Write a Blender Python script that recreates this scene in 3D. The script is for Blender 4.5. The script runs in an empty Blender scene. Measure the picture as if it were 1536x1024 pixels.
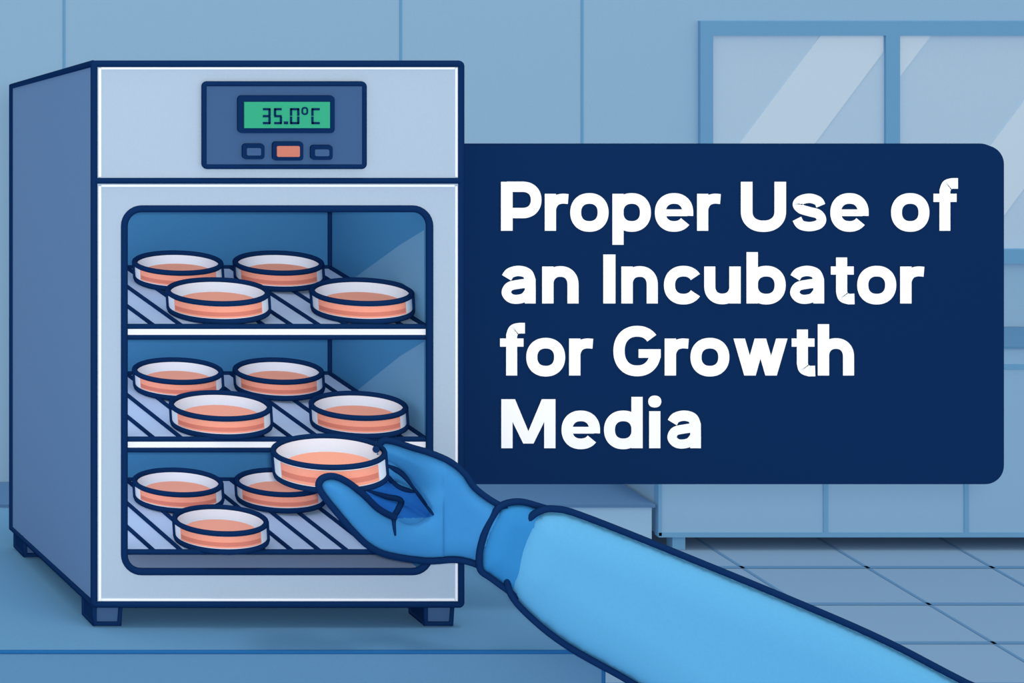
import bpy, bmesh, math, os
import numpy as np
from mathutils import Vector, Matrix
from mathutils.bvhtree import BVHTree

U = 0.0007           # metres per layout unit
F = 5900.0           # camera distance in layout units
VX, VY = -1850.0, -1031.0   # eye point in layout units
FLOOR = 2262.0
scene = bpy.context.scene
scene.view_settings.view_transform = 'Standard'
scene.view_settings.look = 'None'

def W(X, Y, z): return Vector(((X-768)*U, z*U, (FLOOR-Y)*U))
def scr(px, py, z):
    s = (F+z)/F
    return (VX+(px-VX)*s, VY+(py-VY)*s)
def S(px, py, z):
    X, Y = scr(px, py, z)
    return W(X, Y, z)

# ---------------------------------------------------------------- materials
def lin(h):
    h = h.lstrip('#'); out = []
    for i in (0, 2, 4):
        c = int(h[i:i+2], 16)/255
        out.append(c/12.92 if c <= .04045 else ((c+.055)/1.055)**2.4)
    return out
MATS = {}
def mat(name, hexc, fac=1.1, rough=0.9, grain=0.05):
    if name in MATS: return MATS[name]
    m = bpy.data.materials.new(name); m.use_nodes = True
    nt = m.node_tree; b = nt.nodes['Principled BSDF']
    if not isinstance(fac, tuple): fac = (fac, fac, fac)
    c = [min(v/q, .97) for v, q in zip(lin(hexc), fac)]
    tc = nt.nodes.new('ShaderNodeTexCoord')
    n = nt.nodes.new('ShaderNodeTexNoise'); n.inputs['Scale'].default_value = 420; n.inputs['Detail'].default_value = 2
    nt.links.new(tc.outputs['Object'], n.inputs['Vector'])
    mx = nt.nodes.new('ShaderNodeMix'); mx.data_type = 'RGBA'
    mx.inputs[6].default_value = [v*(1-grain) for v in c]+[1]
    mx.inputs[7].default_value = [min(v*(1+grain), 1) for v in c]+[1]
    nt.links.new(n.outputs['Fac'], mx.inputs[0])
    nt.links.new(mx.outputs[2], b.inputs['Base Color'])
    b.inputs['Roughness'].default_value = rough
    b.inputs['Specular IOR Level'].default_value = 0.0
    MATS[name] = m
    return m
INK = mat('ink_navy', '#0F2D5C', (1.05, 1.1, 1.2), grain=.02)
WHITE = mat('white_enamel', '#F4F6FB', 1.05, grain=.01)
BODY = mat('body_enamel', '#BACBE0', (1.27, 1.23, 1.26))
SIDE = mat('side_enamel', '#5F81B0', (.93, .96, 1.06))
CH_BACK = mat('chamber_back', '#3B79AF', (1.0, 1.05, 1.12))
CH_SIDE = mat('chamber_side', '#3F80B6', (.95, .98, 1.05))
CH_SHEEN = mat('chamber_sheen', '#6497C3', (.95, .98, 1.05))  # lighter blue that paints a glass reflection
CH_FLOOR = mat('chamber_floor', '#A9C0DC', 0.85)
SHELF = mat('shelf_tray', '#A6BDDA', 0.88)
SLATE = mat('panel_slate', '#45658F', 1.22)
LCD = mat('lcd_green', '#3DB489', 1.25)
ORANGE = mat('button_orange', '#D5826F', 1.2)
PINK = mat('agar_band_pink', '#F49F88', 1.02)
AGAR = mat('agar_surface_pink', '#F49F88', .84)
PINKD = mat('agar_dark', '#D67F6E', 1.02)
DISH = mat('dish_plastic', '#E1E8F3', (1.05, 1.0, .98), grain=.01)
GLOVE = mat('glove_blue', '#3C8ACB', (1.08, 1.12, 1.17))
GLOVE_SHADE = mat('glove_shade', '#1F62B5', (.95, 1.0, 1.05))  # palm shade put into the glove colour
CUFF = mat('cuff_blue', '#3487C8', (1.12, 1.15, 1.2))
SLEEVE = mat('sleeve_blue', '#5FADE1', (1.17, 1.18, 1.25))
SIGN = mat('sign_navy', '#0F2D5A', (1.1, 1.12, 1.18), grain=.02)
TEXT = mat('sign_white', '#FFFFFF', 1.0, grain=0)
wf = (.66, .735, .84)
WALL = mat('wall_paint', '#82A9CB', wf)
LINE = mat('wall_line', '#5F93BE', wf)
BENCH = mat('bench_top', '#5A91BF', (.92, 1.03, 1.12))
BENCHF = mat('bench_front', '#568ABA', (1.0, 1.17, 1.33))
BLINE = mat('bench_line', '#24629B', 1.1)
FLOORM = mat('floor_tile', '#7DA3C8', (.92, 1.0, 1.1))
GROUT = mat('floor_grout', '#5B8CBB', (.9, 1.0, 1.1))
CAB = mat('cabinet_front', '#7CA5CA', wf)
CABL = mat('cabinet_light', '#86AED1', wf)
CTOP = mat('counter_top', '#5E92BF', (.9, 1.0, 1.1))
CTOPD = mat('counter_dark', '#5783B2', (.9, 1.0, 1.1))
PANE = mat('window_pane', '#9CBAD7', wf)
PANEB = mat('window_pane_reflection', '#AFC7DE', wf)  # pane reflection put into the colour

# ---------------------------------------------------------------- helpers
def empty(name, loc=Vector((0, 0, 0))):
    e = bpy.data.objects.new(name, None); e.location = loc
    e.empty_display_size = .05
    scene.collection.objects.link(e); return e
def link(ob, parent, m=None):
    scene.collection.objects.link(ob)
    if m and not ob.data.materials: ob.data.materials.append(m)
    if parent:
        ob.parent = parent
        ob.matrix_parent_inverse = Matrix.Translation(-parent.location)
    return ob
def mesh(name, verts, faces, m, parent, smooth=False):
    me = bpy.data.meshes.new(name); me.from_pydata([tuple(v) for v in verts], [], faces)
    bm = bmesh.new(); bm.from_mesh(me); bmesh.ops.recalc_face_normals(bm, faces=bm.faces); bm.to_mesh(me); bm.free()
    if smooth:
        for p in me.polygons: p.use_smooth = True
    return link(bpy.data.objects.new(name, me), parent, m)
def prism(name, pts, vec, m, parent):
    n = len(pts); v = [p.copy() for p in pts]+[p+vec for p in pts]
    f = [tuple(range(n)), tuple(range(2*n-1, n-1, -1))]
    f += [(i, (i+1) % n, n+(i+1) % n, n+i) for i in range(n)]
    return mesh(name, v, f, m, parent)
def box(name, X0, X1, Y0, Y1, z0, z1, m, parent, bevel=0):
    pts = [W(X0, Y0, z0), W(X1, Y0, z0), W(X1, Y1, z0), W(X0, Y1, z0)]
    o = prism(name, pts, Vector((0, (z1-z0)*U, 0)), m, parent)
    if bevel:
        b = o.modifiers.new('bevel', 'BEVEL'); b.width = bevel*U; b.segments = 2
    return o
def rrect(x0, x1, y0, y1, r, n=8):
    out = []
    for cx, cy, a in ((x1-r, y0+r, -90), (x1-r, y1-r, 0), (x0+r, y1-r, 90), (x0+r, y0+r, 180)):
        for i in range(n+1):
            t = math.radians(a+90*i/n); out.append((cx+r*math.cos(t), cy+r*math.sin(t)))
    return out
def tube(name, pts, r, m, parent, closed=False, radii=None):
    cu = bpy.data.curves.new(name, 'CURVE'); cu.dimensions = '3D'
    cu.bevel_depth = r*U; cu.bevel_resolution = 3; cu.use_fill_caps = True
    sp = cu.splines.new('POLY'); sp.points.add(len(pts)-1)
    for i, p in enumerate(pts):
        sp.points[i].co = (p[0], p[1], p[2], 1)
        sp.points[i].radius = radii[i] if radii else 1
    sp.use_cyclic_u = closed
    return link(bpy.data.objects.new(name, cu), parent, m)
def smoothpath(pts, sub=6, closed=False):
    n = len(pts); out = []
    P = [np.array(p, float) for p in pts]
    rng = range(n if closed else n-1)
    for i in rng:
        if closed: p0, p1, p2, p3 = P[(i-1) % n], P[i], P[(i+1) % n], P[(i+2) % n]
        else: p0, p1, p2, p3 = P[max(i-1, 0)], P[i], P[i+1], P[min(i+2, n-1)]
        for k in range(sub):
            t = k/sub
            out.append(.5*((2*p1)+(-p0+p2)*t+(2*p0-5*p1+4*p2-p3)*t*t+(-p0+3*p1-3*p2+p3)*t**3))
    if not closed: out.append(P[-1])
    return out
def lathe(name, prof, C, m, parent, a0=0, a1=2*math.pi, n=64, closed_prof=False):
    full = abs(a1-a0-2*math.pi) < 1e-6
    cols = n if full else n+1
    v = []; f = []; k = len(prof)
    for i in range(cols):
        a = a0+(a1-a0)*i/n
        for r, h in prof:
            v.append(C+Vector((r*math.cos(a)*U, r*math.sin(a)*U, h*U)))
    for i in range(n):
        j = (i+1) % cols
        for q in range(k if closed_prof else k-1):
            q2 = (q+1) % k
            f.append((i*k+q, j*k+q, j*k+q2, i*k+q2))
    o = mesh(name, v, f, m, parent)
    bm = bmesh.new(); bm.from_mesh(o.data); bmesh.ops.remove_doubles(bm, verts=bm.verts, dist=1e-6)
    bmesh.ops.recalc_face_normals(bm, faces=bm.faces); bm.to_mesh(o.data); bm.free()
    return o
def torus(name, R, h, r, C, m, parent):
    prof = [(R+r*math.cos(t), h+r*math.sin(t)) for t in [2*math.pi*i/10 for i in range(10)]]
    o = lathe(name, prof, C, m, parent, closed_prof=True)
    for p in o.data.polygons: p.use_smooth = True
    return o

# ---------------------------------------------------------------- room
ZW = 4768.0
wall = box('wall_back', -5000, 9000, -1500, FLOOR, ZW, ZW+60, WALL, None)
for i, px in enumerate((-150, 96, 349, 601, 873)):
    if px == 349: continue
    X, _ = scr(px, 100, ZW)
    box('panel_joint_%d' % (i+1), X-3.2, X+3.2, -1500, FLOOR, ZW-2, ZW+1, LINE, wall)
fl = box('floor', -5000, 9000, FLOOR, FLOOR+40, -6500, ZW, FLOORM, None)
v = []; f = []
def strip(x0, x1, z0, z1):
    b = len(v)
    v.extend([W(x0, FLOOR-1, z0), W(x1, FLOOR-1, z0), W(x1, FLOOR-1, z1), W(x0, FLOOR-1, z1)]); f.append((b, b+1, b+2, b+3))
z = 4424
while z > -3000:
    strip(-4500, 8900, z-10, z+10); z -= 293
x = 3335-328*20
while x < 8500:
    strip(x-5, x+5, -3000, ZW); x += 328
mesh('grout_lines', v, f, GROUT, fl)

# window
win = empty('window_1', S(1336, 212, ZW))
def wbox(n, px0, px1, py0, py1, d0, d1, m, par):
    a = scr(px0, py0, ZW); b = scr(px1, py1, ZW)
    return box(n, a[0], b[0], a[1], b[1], ZW+d0, ZW+d1, m, par)
wbox('frame_head', 1047, 1625, 31, 52, -14, 1, LINE, win)
wbox('frame_sill', 1047, 1625, 372, 393, -18, 1, LINE, win)
wbox('frame_jamb_a', 1047, 1066, 52, 372, -14, 1, LINE, win)
wbox('frame_mullion', 1325, 1346, 52, 372, -14, 1, LINE, win)
wbox('frame_jamb_b', 1605, 1625, 52, 372, -14, 1, LINE, win)
wbox('pane_a', 1066, 1325, 52, 372, -4, 1, PANE, win)
wbox('pane_b', 1346, 1605, 52, 372, -4, 1, PANE, win)
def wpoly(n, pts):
    prism(n, [S(p[0], p[1], ZW-6) for p in pts], Vector((0, 3*U, 0)), PANEB, win)  # diagonal glass reflections painted as lighter streaks on the panes
wpoly('glass_reflection_a', [(1232, 52), (1325, 52), (1325, 78), (1105, 372), (1066, 372), (1066, 275)])
wpoly('glass_reflection_b', [(1346, 52), (1398, 52), (1346, 120)])
wpoly('glass_reflection_c', [(1605, 60), (1605, 190), (1470, 372), (1372, 372)])

# storage cabinet on feet
ZC = 4568.0
cab = empty('storage_cabinet', S(1300, 820, ZC))
cx0 = scr(990, 800, ZC)[0]; cx1 = scr(1690, 800, ZC)[0]
ytop = scr(0, 522, ZC)[1]; ybot = scr(0, 803, ZC)[1]
box('carcass', cx0, cx1, ytop, ybot, ZC, ZW-2, CAB, cab)
box('worktop', cx0-12, cx1, ytop-6, ytop, ZC-6, ZW-2, CTOP, cab)
box('drawer_line', cx0, cx1, scr(0, 546, ZC)[1], scr(0, 553, ZC)[1], ZC-3, ZC, LINE, cab)
box('plinth_rail', cx0-5, cx1, scr(0, 798, ZC)[1], scr(0, 805, ZC)[1], ZC-4, ZC+20, LINE, cab)
box('side_rail', cx0-6, cx0+3, ytop, ybot, ZC-4, ZC+20, LINE, cab)
for i, px in enumerate((1238, 1449)):
    X = scr(px, 0, ZC)[0]
    box('door_gap_%d' % i, X-6, X+6, scr(0, 553, ZC)[1], ybot, ZC-3, ZC, LINE, cab)
for i, px in enumerate((1020, 1660)):
    X = scr(px, 0, ZC)[0]
    box('foot_%d' % i, X-17, X+17, ybot, FLOOR, ZC+6, ZC+40, LINE, cab)
ctr = empty('low_counter', S(500, 820, ZC))
a0 = scr(-700, 0, ZC)[0]; a1 = scr(982, 0, ZC)[0]; yt = scr(0, 758, ZC)[1]
box('counter_body', a0, a1-6, yt, FLOOR, ZC+4, ZW-2, CABL, ctr)
box('counter_slab', a0, a1, yt-4, yt+4, ZC-4, ZW-2, CTOPD, ctr)

# ---------------------------------------------------------------- lab bench
BT = 940.0; BZ0 = -106.0; BZ1 = 586.0; BX = 855.0
bench = empty('lab_bench', W(300, FLOOR, 200))
box('top_slab', -900, BX, BT, BT+22, BZ0, BZ1, BENCH, bench)
box('cupboard_body', -890, BX-2, BT+22, FLOOR-60, BZ0+3, BZ1-10, BENCHF, bench)
box('front_face', -900, BX-1, BT+2, BT+300, BZ0-1.5, BZ0-.2, BENCHF, bench)
box('kick_base', -880, BX-20, FLOOR-60, FLOOR, BZ0+40, BZ1-30, BLINE, bench)
tube('edge_line', [W(-900, BT+1, BZ0-1), W(BX, BT+1, BZ0-1)], 3, BLINE, bench)
tube('edge_line_end', [W(BX, BT+1, BZ0-1), W(BX, BT+300, BZ0-1)], 3, BLINE, bench)
tube('edge_line_side', [W(BX, BT+1, BZ0-1), W(BX, BT+1, BZ1)], 2.4, BLINE, bench)

# ---------------------------------------------------------------- incubator
L, R_, T_, B_ = 140.0, 690.0, 95.0, 905.0
ZB = 385.0; CZ = 372.0
TB = 205.0   # rear top (sloping roof)
inc = empty('incubator', W(415, BT, 190))
def sidepoly(X): return [W(X, T_, 1), W(X, TB, ZB), W(X, B_+6, ZB), W(X, B_, 1)]
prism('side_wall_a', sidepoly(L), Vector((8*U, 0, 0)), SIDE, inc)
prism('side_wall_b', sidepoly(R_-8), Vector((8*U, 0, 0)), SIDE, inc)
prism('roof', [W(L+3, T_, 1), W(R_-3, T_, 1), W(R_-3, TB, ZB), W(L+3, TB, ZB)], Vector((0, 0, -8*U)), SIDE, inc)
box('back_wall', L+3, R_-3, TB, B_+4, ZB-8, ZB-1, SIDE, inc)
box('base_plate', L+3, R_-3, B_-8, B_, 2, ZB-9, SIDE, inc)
def ringmesh(name, outer, inner, z0, z1, m, parent):
    n = len(outer); v = []
    for loop, zz in ((outer, z0), (inner, z0), (outer, z1), (inner, z1)):
        v += [W(p[0], p[1], zz) for p in loop]
    f = []
    for i in range(n):
        j = (i+1) % n
        f += [(i, j, n+j, n+i), (2*n+i, 3*n+i, 3*n+j, 2*n+j), (i, 2*n+i, 2*n+j, j), (n+i, n+j, 3*n+j, 3*n+i)]
    return mesh(name, v, f, m, parent)
OX0, OX1, OY0, OY1 = 185, 643, 312, 856
ringmesh('door_frame', rrect(L, R_, 270, B_, 2), rrect(OX0, OX1, OY0, OY1, 26), -4, 8, BODY, inc)
box('control_fascia', L, R_, T_, 270, -4, 8, BODY, inc)
tube('opening_gasket', [W(p[0], p[1], -3) for p in rrect(OX0, OX1, OY0, OY1, 26)], 5.4, INK, inc, True)
tube('front_edge', [W(p[0], p[1], -3) for p in rrect(L, R_, T_, B_, 3, 3)], 5, INK, inc, True)
tube('fascia_seam', [W(L, 270, -4), W(R_, 270, -4)], 4.5, INK, inc)
tube('side_edge', [W(L, T_, 0), W(L, TB, ZB), W(L, B_+6, ZB), W(L, B_, 0)], 4.9, INK, inc)
tube('roof_edge', [W(L, TB, ZB), W(R_, TB, ZB), W(R_, T_, 0)], 4, INK, inc)
for n, a in (('edge_highlight_a', (146, 150, 278, 899)), ('edge_highlight_b', (146, 150, 101, 264)), ('edge_highlight_c', (150.5, 680, 100, 103)),
             ('edge_highlight_d', (150.5, 680, 276, 279)), ('edge_highlight_e', (681, 684, 101, 264)), ('edge_highlight_f', (681, 684, 278, 899)), ('edge_highlight_g', (150.5, 680, 896, 899))):
    box(n, *a, -5.2, -3.5, WHITE, inc)  # thin white highlights painted along the front edges
box('liner_back', 177.5, 642.5, 301.5, 863.5, CZ-3, CZ+3, CH_BACK, inc)
box('liner_side_b', 643, 648, 300, 868, 8.5, CZ, CH_SIDE, inc)
box('liner_side_a', 172, 177, 300, 868, 8.5, CZ, CH_SIDE, inc)
box('liner_top', 177, 643, 296, 301, 8.5, CZ, CH_SIDE, inc)
box('liner_floor', 177, 643, 864, 869, 8.5, CZ, CH_FLOOR, inc)
tube('liner_corner', [W(641, 302, CZ-5), W(641, 862, CZ-5)], 3.9, INK, inc)
def onside(px, py):
    X = 642.2; s = (px-VX)/(X-VX); z = F/s-F
    return W(X, VY+(py-VY)/s, z)
prism('painted_sheen_a', [onside(636, 345), onside(600, 367), onside(560, 396), onside(520, 425), onside(508, 436), onside(560, 500), onside(636, 500)], Vector((.4*U, 0, 0)), CH_SHEEN, inc)  # painted reflection on the right chamber wall
prism('painted_sheen_b', [onside(636, 512), onside(600, 534), onside(560, 566), onside(530, 590), onside(515, 600), onside(560, 665), onside(636, 665)], Vector((.4*U, 0, 0)), CH_SHEEN, inc)
for k, (Ys, bar) in enumerate(((491, 1), (660, 1), (829, 0))):
    box('shelf_%d_tray' % k, 178, 642, Ys, Ys+3, 6, CZ-4, SHELF, inc)
    X = 150.0; w = 0
    while X < 636:
        if X > 182: tube('shelf_%d_wire_%d' % (k, w), [W(X, Ys-1, 6), W(X, Ys-1, CZ-6)], 3.5, INK, inc)
        w += 1; X += 41.5
    tube('shelf_%d_rear' % k, [W(180, Ys-1, CZ-6), W(640, Ys-1, CZ-6)], 3.8, INK, inc)
    tube('shelf_%d_edge' % k, [W(640, Ys-1, 8), W(640, Ys-1, CZ-6)], 3.8, INK, inc)
    tube('shelf_%d_front_top' % k, [W(187, Ys-1, 2), W(641, Ys-1, 2)], 4, INK, inc)
    if bar:
        box('shelf_%d_bar' % k, 187, 641, Ys+1, Ys+13, 0, 6, WHITE, inc)
        tube('shelf_%d_front_low' % k, [W(187, Ys+14.5, 2), W(641, Ys+14.5, 2)], 4.2, INK, inc)
box('control_panel', 303, 543, 124, 248, -9, -3, SLATE, inc)
tube('control_panel_rim', [W(p[0], p[1], -8) for p in rrect(303, 543, 124, 248, 4, 3)], 3.8, INK, inc, True)
prism('display_bezel', [W(p[0], p[1], -9) for p in rrect(352, 497, 141, 197, 6, 4)], Vector((0, -4*U, 0)), INK, inc)
box('display', 361, 489, 150, 189, -15, -12, LCD, inc, 0)
for i, (x0, x1, y0, y1, m) in enumerate(((359, 392, 213, 236, SLATE), (404, 450, 210, 238, ORANGE), (461, 494, 215, 237, SLATE))):
    prism('button_%d_rim' % i, [W(p[0], p[1], -9) for p in rrect(x0, x1, y0, y1, 5, 4)], Vector((0, -4*U, 0)), INK, inc)
    prism('button_%d' % i, [W(p[0], p[1], -13) for p in rrect(x0+6, x1-6, y0+6, y1-6, 2, 3)], Vector((0, -2*U, 0)), m, inc)
sv = []
def seg(x0, y0, w, h, which, t=3.2):
    hm = y0+h/2; g = .6
    R = {'a': (x0+g, x0+w-g, y0, y0+t), 'd': (x0+g, x0+w-g, y0+h-t, y0+h), 'g': (x0+g, x0+w-g, hm-t/2, hm+t/2),
         'f': (x0, x0+t, y0+g, hm-g), 'e': (x0, x0+t, hm+g, y0+h-g), 'b': (x0+w-t, x0+w, y0+g, hm-g), 'c': (x0+w-t, x0+w, hm+g, y0+h-g),
         'p': (x0, x0+w, y0+h-t, y0+h)}
    for c in which: sv.append(R[c])
seg(388, 159, 12, 24, 'abcdg'); seg(405, 159, 12, 24, 'afgcd'); seg(420, 159, 6, 24, 'p', 4); seg(429, 159, 14, 24, 'abcdef')
seg(461, 159, 13, 24, 'adef')
for i, r_ in enumerate(sv): box('display_segment_%d' % i, *r_, -16, -14.9, INK, inc)
tube('display_degree', [W(p[0], p[1], -15.2) for p in rrect(447.5, 455, 158.5, 168, 3, 4)], 1.3, INK, inc, True)
for i, (x0, x1, z0, z1) in enumerate(((143, 182, 4, 48), (640, 680, 4, 55), (143, 182, 330, 374), (640, 680, 330, 374))):
    box('foot_%d' % i, x0, x1, 906, BT, z0, z1, SLATE, inc)
    y1 = BT-4
    tube('foot_%d_front' % i, [W(x0, 909, z0), W(x1, 909, z0), W(x1-2, y1, z0), W(x0, y1, z0)], 4.6, INK, inc, True)
    tube('foot_%d_side' % i, [W(x0, 909, z1), W(x0, y1, z1), W(x0, y1, z0)], 4.4, INK, inc)
    box('foot_%d_skin' % i, x0-2, x0-.2, 909, y1, z0, z1, INK, inc)

# ---------------------------------------------------------------- petri dishes
def petri(cx, rimy, Rs, H, Ysh=None, z=None):
    if z is None:
        by = rimy+H*.96
        s = (by+2-VY)/(Ysh-VY); z = F/s-F
        z = min(z, CZ-14-Rs)
        Yb = Ysh
        X = VX+(cx-VX)*(F+z)/F
    else:
        X, Yr = scr(cx, rimy, z); Yb = Yr+H
    sc = (F+z)/F
    ax = (X-VX)/(F+z)
    R = Rs*sc/math.sqrt(1+ax*ax)-2
    C = W(X, Yb-5, z)
    H = H-2
    e = empty('petri_dish', C)
    view = math.atan2(-(F+z), -(X-VX))
    lathe('dish_wall', [(0, 0), (R, 0), (R, H), (R-3, H), (R-3, 2), (0, 2)], C, DISH, e)
    lathe('agar', [(0, 1.5), (R*.8, 1.5), (R*.8, H*.45), (0, H*.45)], C, AGAR, e)
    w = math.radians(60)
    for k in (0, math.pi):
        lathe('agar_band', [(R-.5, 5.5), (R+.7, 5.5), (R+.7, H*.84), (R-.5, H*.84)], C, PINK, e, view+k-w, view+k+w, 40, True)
        lathe('agar_dark_stripe', [(R, H*.30), (R+1.1, H*.30), (R+1.1, H*.52), (R, H*.52)], C, PINKD, e, view+k-w*.97, view+k+w*.97, 40, True)  # darker pink stripe along the agar band
    torus('rim', R, H, 4.0, C, INK, e)
    torus('base_rim', R-1, 0, 4.4, C, INK, e)
    for k in (math.pi/2, -math.pi/2):
        p = C+Vector((R*math.cos(view+k)*U, R*math.sin(view+k)*U, 0))
        tube('rib', [p, p+Vector((0, 0, H*U))], 4.0, INK, e)
    e.rotation_euler = (0, math.radians(-3.5 if Ysh else -5), 0)
    return e
for a in ((268, 395, 67, 27, 488), (419, 395, 67, 27, 488), (328, 439, 77, 29, 488), (544, 439, 77, 29, 488),
          (268, 557, 67, 27, 657), (419, 557, 67, 27, 657), (332, 610, 76, 29, 657), (539, 610, 73, 29, 657),
          (268, 724, 67, 27, 826), (421, 724, 67, 27, 826), (332, 782, 71, 29, 826)):
    petri(*a)
petri(496, 680, 86, 36, None, -140)

# ---------------------------------------------------------------- sign board
sz = 60.0
sg = empty('sign_board', S(1095, 470, sz))
c = rrect(700, 1506, 218, 726, 28, 10)
lx = 693
n_ = 11
right = [S(p[0], p[1], sz) for p in c[:2*n_]]
tl = W(lx, scr(0, 218, sz)[1], sz); bl = W(lx, scr(0, 726, sz)[1], sz)
prism('board', right+[bl, tl], Vector((0, 14*U, 0)), SIGN, sg)
box('mount_rail_a', 691, 1450, 300, 330, sz+16, sz+34, SIDE, sg)
box('mount_rail_b', 691, 1450, 640, 670, sz+16, sz+34, SIDE, sg)

# lettering : bold sans strokes; unit = layout unit, baseline 0, cap 73, x-height 55
SWD = 15.0
def arc(cx, cy, rx, ry, a, b, n=28):
    out = []
    for i in range(n+1):
        t = math.radians(a+(b-a)*i/n); ct, st = math.cos(t), math.sin(t)
        out.append((cx+rx*math.copysign(abs(ct)**.9, ct), cy+ry*math.copysign(abs(st)**.9, st)))
    return out
def sp2(pts): return [tuple(p) for p in smoothpath(pts, 7)]
O = arc(28, 27.5, 20.1, 21.0, 0, 360, 48)
def glyph(ch):
    """returns width, list of (kind, data)"""
    s = []
    def st(p, closed=False, w=SWD): s.append(('s', p, closed, w*1.07))
    if ch == 'P': st([(8, 0), (8, 73.5)], w=16); st([(8, 66)]+arc(31, 46.3, 20, 19.7, 90, -90)+[(8, 26.6)], w=14.6); return 58, s
    if ch == 'r': st([(7.9, 0), (7.9, 55.5)], w=15.4); st(sp2([(8, 24), (9.5, 36), (15, 44.6), (24, 48), (34, 47.6)]), w=14); return 34, s
    if ch == 'o': st(O, True); return 56, s
    if ch == 'p': st([(7.9, -21), (7.9, 55.5)], w=15.4); st(O, True); return 56, s
    if ch == 'b': st([(7.9, 0), (7.9, 77)], w=15.4); st(O, True); return 56, s
    if ch == 'd': st([(48.1, 0), (48.1, 77)], w=15.4); st(O, True); return 56, s
    if ch == 'e': st([(10, 27)]+[(47.5, 27)], w=9.5); st([(48.0, 22.4), (48.1, 25)]+arc(28, 27.5, 20.1, 21.0, 2, 322, 44)); return 56, s
    if ch == 'c': st(arc(28, 27.5, 20.1, 21.0, 33, 327, 40)); return 54, s
    if ch == 'U': st([(8.4, 73.5), (8.4, 30)]+arc(33, 29, 24.6, 22.2, 180, 360)+[(57.6, 30), (57.6, 73.5)], w=16); return 66, s
    if ch == 's': st(sp2([(42, 37.5), (38, 44.7), (26, 48.7), (13, 46), (7.8, 39.5), (13, 32.8), (25, 28.8), (38, 25), (43, 16.5), (38, 9.2), (25, 6.3), (12.5, 9.2), (7, 18)]), w=13.2); return 50, s
    if ch == 'f': st([(36, 71), (29, 71)]+sp2([(27, 70.9), (20, 68.4), (16.8, 60)])+[(16.8, 0)], w=15); st([(0, 49.4), (34, 49.4)], w=11.6); return 35, s
    if ch == 'a': st(sp2([(7.5, 38.5), (13, 45.8), (25, 48.8), (37, 45.2), (41.6, 35)])+[(41.6, 20), (41.6, 0)], w=14.6); st(sp2([(41, 30.8), (26, 29), (12, 25.5), (7.2, 16.5), (12, 8.8), (21, 6.2), (33, 9), (40.5, 18)]), w=12.8); return 50, s
    if ch in 'nh': st([(7.9, 0), (7.9, 55.5 if ch == 'n' else 77)], w=15.4); st(arc(26, 28, 18.1, 20, 180, 0)+[(44.1, 0)], w=15); return 52, s
    if ch == 'u': st([(44.1, 0), (44.1, 55.5)], w=15.4); st([(7.8, 55.5), (7.8, 26)]+arc(25.9, 26, 18.1, 19.2, 180, 360), w=15); return 52, s
    if ch == 'I': st([(8.4, 0), (8.4, 73.5)], w=16.4); return 17, s
    if ch == 'i': st([(9, 0), (9, 55.5)], w=15.4); s.append(('p', arc(9, 70, 9.6, 9, 0, 359, 24))); return 18, s
    if ch == 't': st([(15.5, 69), (15.5, 20)]+sp2([(15.5, 18), (18, 9.8), (26, 6.6)])+[(34, 6.8)], w=15); st([(0, 49.4), (33, 49.4)], w=11.6); return 34, s
    if ch == 'G':
        st(arc(34, 36.7, 26.2, 29.7, 38, 350, 44)+[(60, 34)], w=15.3); st([(36, 33), (68, 33)], w=12.2); return 68, s
    if ch == 'w':
        for a, b in ((0, 15.5), (30.5, 15.5), (30.5, 46), (61.5, 46)): s.append(('p', [(a, 55.5), (a+16.6, 55.5), (b+16.6, 0), (b, 0)]))
        return 78, s
    if ch == 'M':
        st([(8.2, 0), (8.2, 73.5)], w=15.4); st([(70.8, 0), (70.8, 73.5)], w=15.4)
        s.append(('p', [(.1, 73.5), (20, 73.5), (47, 7), (32, 7)])); s.append(('p', [(78.9, 73.5), (59, 73.5), (32, 7), (47, 7)])); return 79, s
def stroke_quads(pts, w, closed):
    P = [np.array(p, float) for p in pts]
    Q = [P[0]]
    for p in P[1:]:
        if np.linalg.norm(p-Q[-1]) > .05: Q.append(p)
    if closed and np.linalg.norm(Q[0]-Q[-1]) < .05: Q.pop()
    P = Q; n = len(P); Lf = []; Rt = []
    for i in range(n):
        a = P[(i-1) % n] if (closed or i > 0) else None; b = P[(i+1) % n] if (closed or i < n-1) else None
        if a is None: d = b-P[i]
        elif b is None: d = P[i]-a
        else:
            d1 = (P[i]-a)/np.linalg.norm(P[i]-a); d2 = (b-P[i])/np.linalg.norm(b-P[i]); d = d1+d2
        d = d/np.linalg.norm(d); nn = np.array((-d[1], d[0]))
        Lf.append(P[i]+nn*w/2); Rt.append(P[i]-nn*w/2)
    return Lf, Rt
GAPS = {'r': 3, 't': 4, 'f': 3, 'c': 4}
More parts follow.
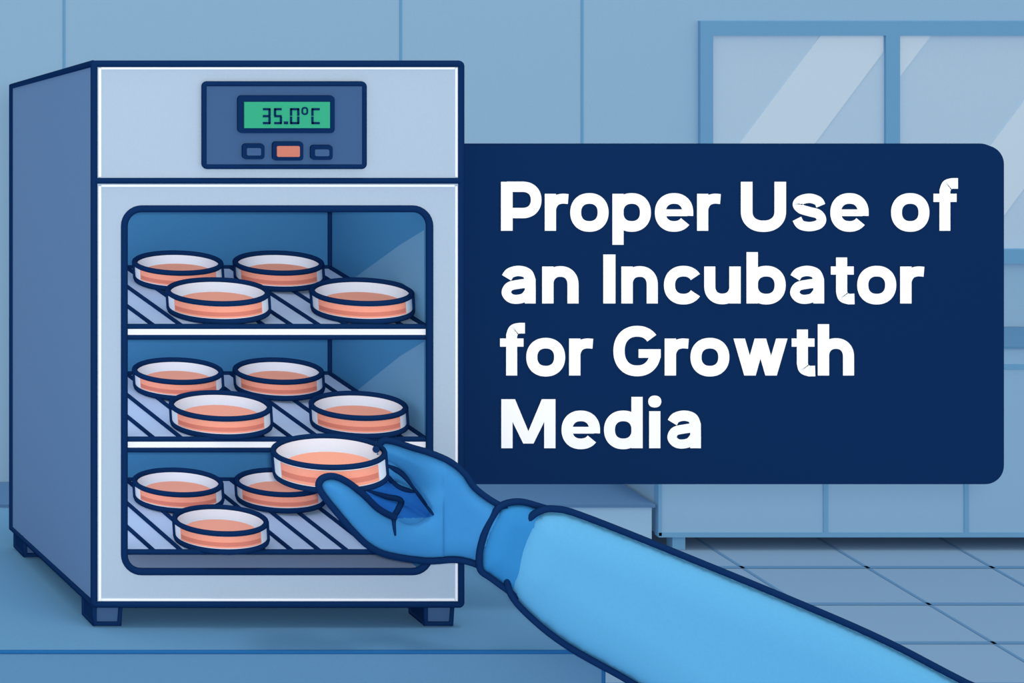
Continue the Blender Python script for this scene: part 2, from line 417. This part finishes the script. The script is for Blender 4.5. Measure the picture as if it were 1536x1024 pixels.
for i, (txt, x0, x1, by) in enumerate((('Proper Use of', 752, 1436, 346), ('an Incubator', 752, 1386, 455), ('for Growth', 750, 1281, 563), ('Media', 752, 1052, 672))):
    items = []; cur = 0; end = 0
    for ch in txt:
        if ch == ' ': cur += 27; continue
        w, s = glyph(ch)
        for q in s: items.append((cur, q))
        end = cur+w; cur = end+GAPS.get(ch, 9 if ch in 'nhuidIUMa' else 6)
    k = (x1-x0)/end
    vv = []; ff = []; zi = 0
    def put(x, y, dz): vv.append(S(x0+x*k, by-y, sz-1.5-dz)); return len(vv)-1
    for ox, q in items:
        zi += 1; dz = (zi % 4)*.04
        if q[0] == 'p':
            fr = [put(ox+x, y, dz) for x, y in q[1]]
            ff.append(tuple(fr))
        else:
            Lf, Rt = stroke_quads(q[1], q[3], q[2]); n = len(Lf)
            a = [put(ox+p[0], p[1], dz) for p in Lf]; b = [put(ox+p[0], p[1], dz) for p in Rt]
            for j in range(n if q[2] else n-1):
                m2 = (j+1) % n
                ff += [(a[j], a[m2], b[m2], b[j])]
    mesh('lettering_line_%d' % (i+1), vv, ff, TEXT, sg)
dg = bpy.context.evaluated_depsgraph_get

# ---------------------------------------------------------------- gloved arm
arm = empty('gloved_arm', S(760, 800, -150))
def seglist(c):
    c = np.array(c, float); return c, np.roll(c, -1, 0)
def nearest(P, c):
    A, B = seglist(c); D = B-A; L2 = (D**2).sum(1)+1e-9
    best = np.full(len(P), 1e18); pt = np.zeros_like(P)
    for i in range(len(A)):
        t = np.clip(((P-A[i])@D[i])/L2[i], 0, 1); Q = A[i]+t[:, None]*D[i]
        d = ((P-Q)**2).sum(1); mk = d < best
        best[mk] = d[mk]; pt[mk] = Q[mk]
    return np.sqrt(best), pt
def inside(P, c):
    A, B = seglist(c); r = np.zeros(len(P), bool)
    for a, b in zip(A, B):
        cond = (a[1] > P[:, 1]) != (b[1] > P[:, 1])
        xx = (b[0]-a[0])*(P[:, 1]-a[1])/((b[1]-a[1]) if abs(b[1]-a[1]) > 1e-9 else 1e-9)+a[0]
        r ^= cond & (P[:, 0] < xx)
    return r
def inflate(contour, zc, R, T, step):
    c = np.array(contour); x0, y0 = c.min(0)-step; x1, y1 = c.max(0)+step
    nx = int((x1-x0)/step)+1; ny = int((y1-y0)/step)+1
    P = np.array([(x0+i*step, y0+j*step) for j in range(ny) for i in range(nx)])
    ins = inside(P, contour); d, near = nearest(P, contour)
    quads = []; cnt = {}
    for j in range(ny-1):
        for i in range(nx-1):
            q = (j*nx+i, j*nx+i+1, (j+1)*nx+i+1, (j+1)*nx+i)
            if all(ins[k] for k in q):
                quads.append(q)
                for k in q: cnt[k] = cnt.get(k, 0)+1
    v = []; fi = {}; bi = {}
    for k, n in cnt.items():
        if n < 4:
            px, py = near[k]; fi[k] = bi[k] = len(v); v.append(S(px, py, zc(px, py)))
        else:
            px, py = P[k]; t = T*math.sqrt(max(0, 1-(1-min(d[k]/R, 1))**2)); z = zc(px, py)
            fi[k] = len(v); v.append(S(px, py, z-t)); bi[k] = len(v); v.append(S(px, py, z+t))
    f = [tuple(fi[k] for k in q) for q in quads]+[tuple(bi[k] for k in q[::-1]) for q in quads]
    return v, f
def sm(t): t = max(0, min(1, t)); return t*t*(3-2*t)
def zsleeve(px, py): return -155-(px-760)*.16
sleeve_c = [tuple(p) for p in smoothpath([(832, 763), (870, 772), (1000, 823), (1200, 905), (1330, 962), (1450, 1024), (1700, 1150), (1620, 1330), (1500, 1340),
            (1100, 1120), (955, 1028), (850, 968), (790, 920), (764, 886), (762, 852), (772, 815), (792, 780), (810, 766)], 5, True)]
v, f = inflate(sleeve_c, zsleeve, 70, 36, 6)
mesh('sleeve', v, f, SLEEVE, arm, True)
def outline(name, pts, zf, off, r, closed, m=INK, par=arm, taper=False, sub=5):
    sp = smoothpath(pts, sub, closed); n = len(sp)
    rad = [min(1, .35+3*min(i, n-1-i)/n) for i in range(n)] if taper else None
    tube(name, [S(p[0], p[1], zf(p[0], p[1])+off) for p in sp], r, m, par, closed, rad)
tube('sleeve_seam', [S(p[0], p[1], zsleeve(*p)-15) for p in sleeve_c], 5.0, INK, arm, True)
cuff_c = [tuple(p) for p in smoothpath([(752, 758), (776, 752), (802, 757), (840, 772), (850, 800), (830, 850), (800, 890), (775, 893), (757, 882), (735, 866), (721, 855), (719, 832), (726, 802), (738, 776)], 5, True)]
v, f = inflate(cuff_c, lambda px, py: -152, 40, 30, 4)
mesh('glove_cuff', v, f, CUFF, arm, True)
tube('cuff_seam', [S(p[0], p[1], -152-15) for p in cuff_c], 4.8, INK, arm, True)

hand_pts = [(765, 765), (735, 749), (712, 731), (697, 710), (675, 692), (645, 679), (618, 671), (590, 662), (574, 661), (564, 674), (568, 690), (583, 697),
            (605, 711), (625, 735), (643, 762), (636, 778), (612, 786), (592, 776), (568, 763), (545, 741), (520, 722), (500, 714), (484, 717), (478, 728), (485, 743), (505, 768),
            (530, 797), (555, 820), (585, 833), (640, 841), (680, 839), (705, 843), (735, 855), (765, 850), (775, 800)]
hc = [tuple(p) for p in smoothpath(hand_pts, 4, True)]
def zhand(px, py):
    th = sm((py-725)/40) if px > 565 else 1.0
    up = -128+53*sm((670-px)/90)
    lo = -135-80*sm((660-px)/150)
    if px > 665: return -130-20*sm((px-665)/80)
    return up*(1-th)+lo*th
v, f = inflate(hc, zhand, 30, 20, 3)
vv = list(v); ff = list(f)
def limb(pts, radii):
    P = smoothpath([(*scr(p[0], p[1], p[2]), p[2]) for p in pts], 5); Rr = smoothpath([(r,) for r in radii], 5)
    def add_ring(c, a, b, r):
        o = len(vv)
        for k in range(14):
            t = 2*math.pi*k/14; q = c+r*(a*math.cos(t)+b*math.sin(t)); vv.append(W(q[0], q[1], q[2]))
        return o
    rings = []
    n = len(P)
    for i in range(n):
        d = P[min(i+1, n-1)]-P[max(i-1, 0)]; d = d/np.linalg.norm(d)
        a = np.cross(d, (0, 0, 1.0)); a /= np.linalg.norm(a); b = np.cross(d, a); r = Rr[i][0]
        if i == 0:
            for ang in (80, 50, 25): rings.append(add_ring(P[i]-d*r*math.sin(math.radians(ang)), a, b, r*math.cos(math.radians(ang))))
        rings.append(add_ring(P[i], a, b, r))
        if i == n-1:
            for ang in (25, 50, 80): rings.append(add_ring(P[i]+d*r*math.sin(math.radians(ang)), a, b, r*math.cos(math.radians(ang))))
    for i in range(len(rings)-1):
        A, B = rings[i], rings[i+1]
        for k in range(14): ff.append((A+k, A+(k+1) % 14, B+(k+1) % 14, B+k))
    ff.append(tuple(rings[0]+k for k in range(14))); ff.append(tuple(rings[-1]+k for k in range(13, -1, -1)))
FING = [[(668, 742, -120), (630, 722, -82), (596, 706, -74), (560, 706, -84)], [20, 19, 16, 13],
        [(660, 770, -118), (624, 752, -84), (588, 738, -76), (552, 730, -90)], [20, 18, 15, 12],
        [(655, 792, -120), (615, 776, -95), (582, 762, -88), (556, 750, -98)], [17, 15, 13, 10]]
for i in range(0, 6, 2): limb(FING[i], FING[i+1])
tmp = mesh('hand_raw', vv, ff, GLOVE, arm)
rm = tmp.modifiers.new('r', 'REMESH'); rm.mode = 'VOXEL'; rm.voxel_size = .0012; rm.use_smooth_shade = True
sm_ = tmp.modifiers.new('s', 'SMOOTH'); sm_.iterations = 4; sm_.factor = .5
bpy.context.view_layer.update()
me = bpy.data.meshes.new_from_object(tmp.evaluated_get(dg()))
bpy.data.objects.remove(tmp)
for p in me.polygons: p.use_smooth = True
me.materials.clear(); me.materials.append(GLOVE); me.materials.append(GLOVE_SHADE)
shade_poly = [(578, 700), (590, 722), (604, 734), (624, 740), (650, 774), (640, 776), (600, 777), (592, 778), (566, 764), (543, 740), (540, 725), (560, 720), (575, 725)]  # area of painted shade between thumb and curled fingers
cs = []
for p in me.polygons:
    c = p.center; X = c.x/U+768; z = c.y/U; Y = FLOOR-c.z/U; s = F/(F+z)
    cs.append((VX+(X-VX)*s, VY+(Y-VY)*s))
ins = inside(np.array(cs), shade_poly)
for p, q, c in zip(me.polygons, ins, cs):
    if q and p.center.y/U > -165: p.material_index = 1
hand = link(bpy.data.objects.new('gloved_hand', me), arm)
bvh = BVHTree.FromPolygons([q.co[:] for q in me.vertices], [tuple(p.vertices) for p in me.polygons])
cam_loc = W(VX, VY, -F)
def on_hand(px, py, lift=1.5):
    d = (S(px, py, 0)-cam_loc).normalized()
    hit = bvh.ray_cast(cam_loc, d)
    if hit[0] is None:
        return S(px, py, zhand(px, py)-8)
    return hit[0]-d*lift*U
def crease(name, pts, r, taper=True):
    sp = smoothpath(pts, 6); n = len(sp)
    rad = [min(1, .3+3.5*min(i, n-1-i)/n) for i in range(n)] if taper else None
    tube(name, [on_hand(p[0], p[1]) for p in sp], r, INK, arm, False, rad)
outline('outline_back_of_hand', [(760, 763), (735, 749), (712, 731), (697, 710), (675, 692), (645, 679), (618, 671), (590, 662), (574, 661), (564, 674)], zhand, -13, 4.9, False)
outline('outline_thumb', [(592, 776), (568, 763), (545, 741), (520, 722), (500, 714), (484, 717), (478, 728), (485, 743), (505, 768), (530, 797), (555, 820), (585, 833), (640, 841), (680, 839), (705, 843), (728, 852)], zhand, -13, 4.9, False)
crease('crease_index', [(580, 697), (604, 711), (625, 735), (650, 772)], 4.3)
crease('crease_palm', [(550, 735), (578, 744), (601, 750), (597, 764), (590, 778), (593, 803)], 4.3)
crease('crease_middle', [(578, 710), (596, 729), (622, 738)], 3.8)

# ---------------------------------------------------------------- light
w = bpy.data.worlds.new('world'); scene.world = w; w.use_nodes = True
w.node_tree.nodes['Background'].inputs[0].default_value = (1, 1, 1, 1)
w.node_tree.nodes['Background'].inputs[1].default_value = .83
sl = bpy.data.lights.new('ceiling_sun', 'SUN'); sl.energy = .55; sl.angle = math.radians(12)
so = bpy.data.objects.new('ceiling_sun', sl); scene.collection.objects.link(so)
so.rotation_euler = Vector((-.06, .12, -1)).to_track_quat('-Z', 'Y').to_euler()
so.location = (0, -1, 3)
fl_ = bpy.data.lights.new('camera_fill', 'POINT'); fl_.energy = 440; fl_.shadow_soft_size = .04  # fill light added at the eye point to flatten the shading
fo = bpy.data.objects.new('camera_fill', fl_); scene.collection.objects.link(fo); fo.location = cam_loc+Vector((0, -.1, .05))
al = bpy.data.lights.new('chamber_fill', 'AREA'); al.shape = 'RECTANGLE'; al.size = 290*U; al.size_y = 520*U; al.energy = .26  # unseen fill light added on the left wall to brighten the chamber
ao = bpy.data.objects.new('chamber_fill', al); scene.collection.objects.link(ao)
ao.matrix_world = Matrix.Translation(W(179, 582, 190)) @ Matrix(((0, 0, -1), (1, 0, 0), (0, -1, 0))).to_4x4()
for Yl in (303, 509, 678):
    sl2 = bpy.data.lights.new('shelf_fill', 'AREA'); sl2.shape = 'RECTANGLE'; sl2.size = 440*U; sl2.size_y = 330*U; sl2.energy = .13  # unseen fills added above the dishes to brighten trays and agar
    so2 = bpy.data.objects.new('shelf_fill', sl2); scene.collection.objects.link(so2); so2.location = W(410, Yl, 190)

# ---------------------------------------------------------------- camera
cd = bpy.data.cameras.new('camera'); cam = bpy.data.objects.new('camera', cd); scene.collection.objects.link(cam)
cam.location = cam_loc; cam.rotation_euler = (math.radians(90), 0, 0)
cd.sensor_width = 36; cd.sensor_fit = 'HORIZONTAL'; cd.lens = F/1536*36
cd.shift_x = (768-VX)/1536; cd.shift_y = -(512-VY)/1536
cd.clip_end = 100
scene.camera = cam
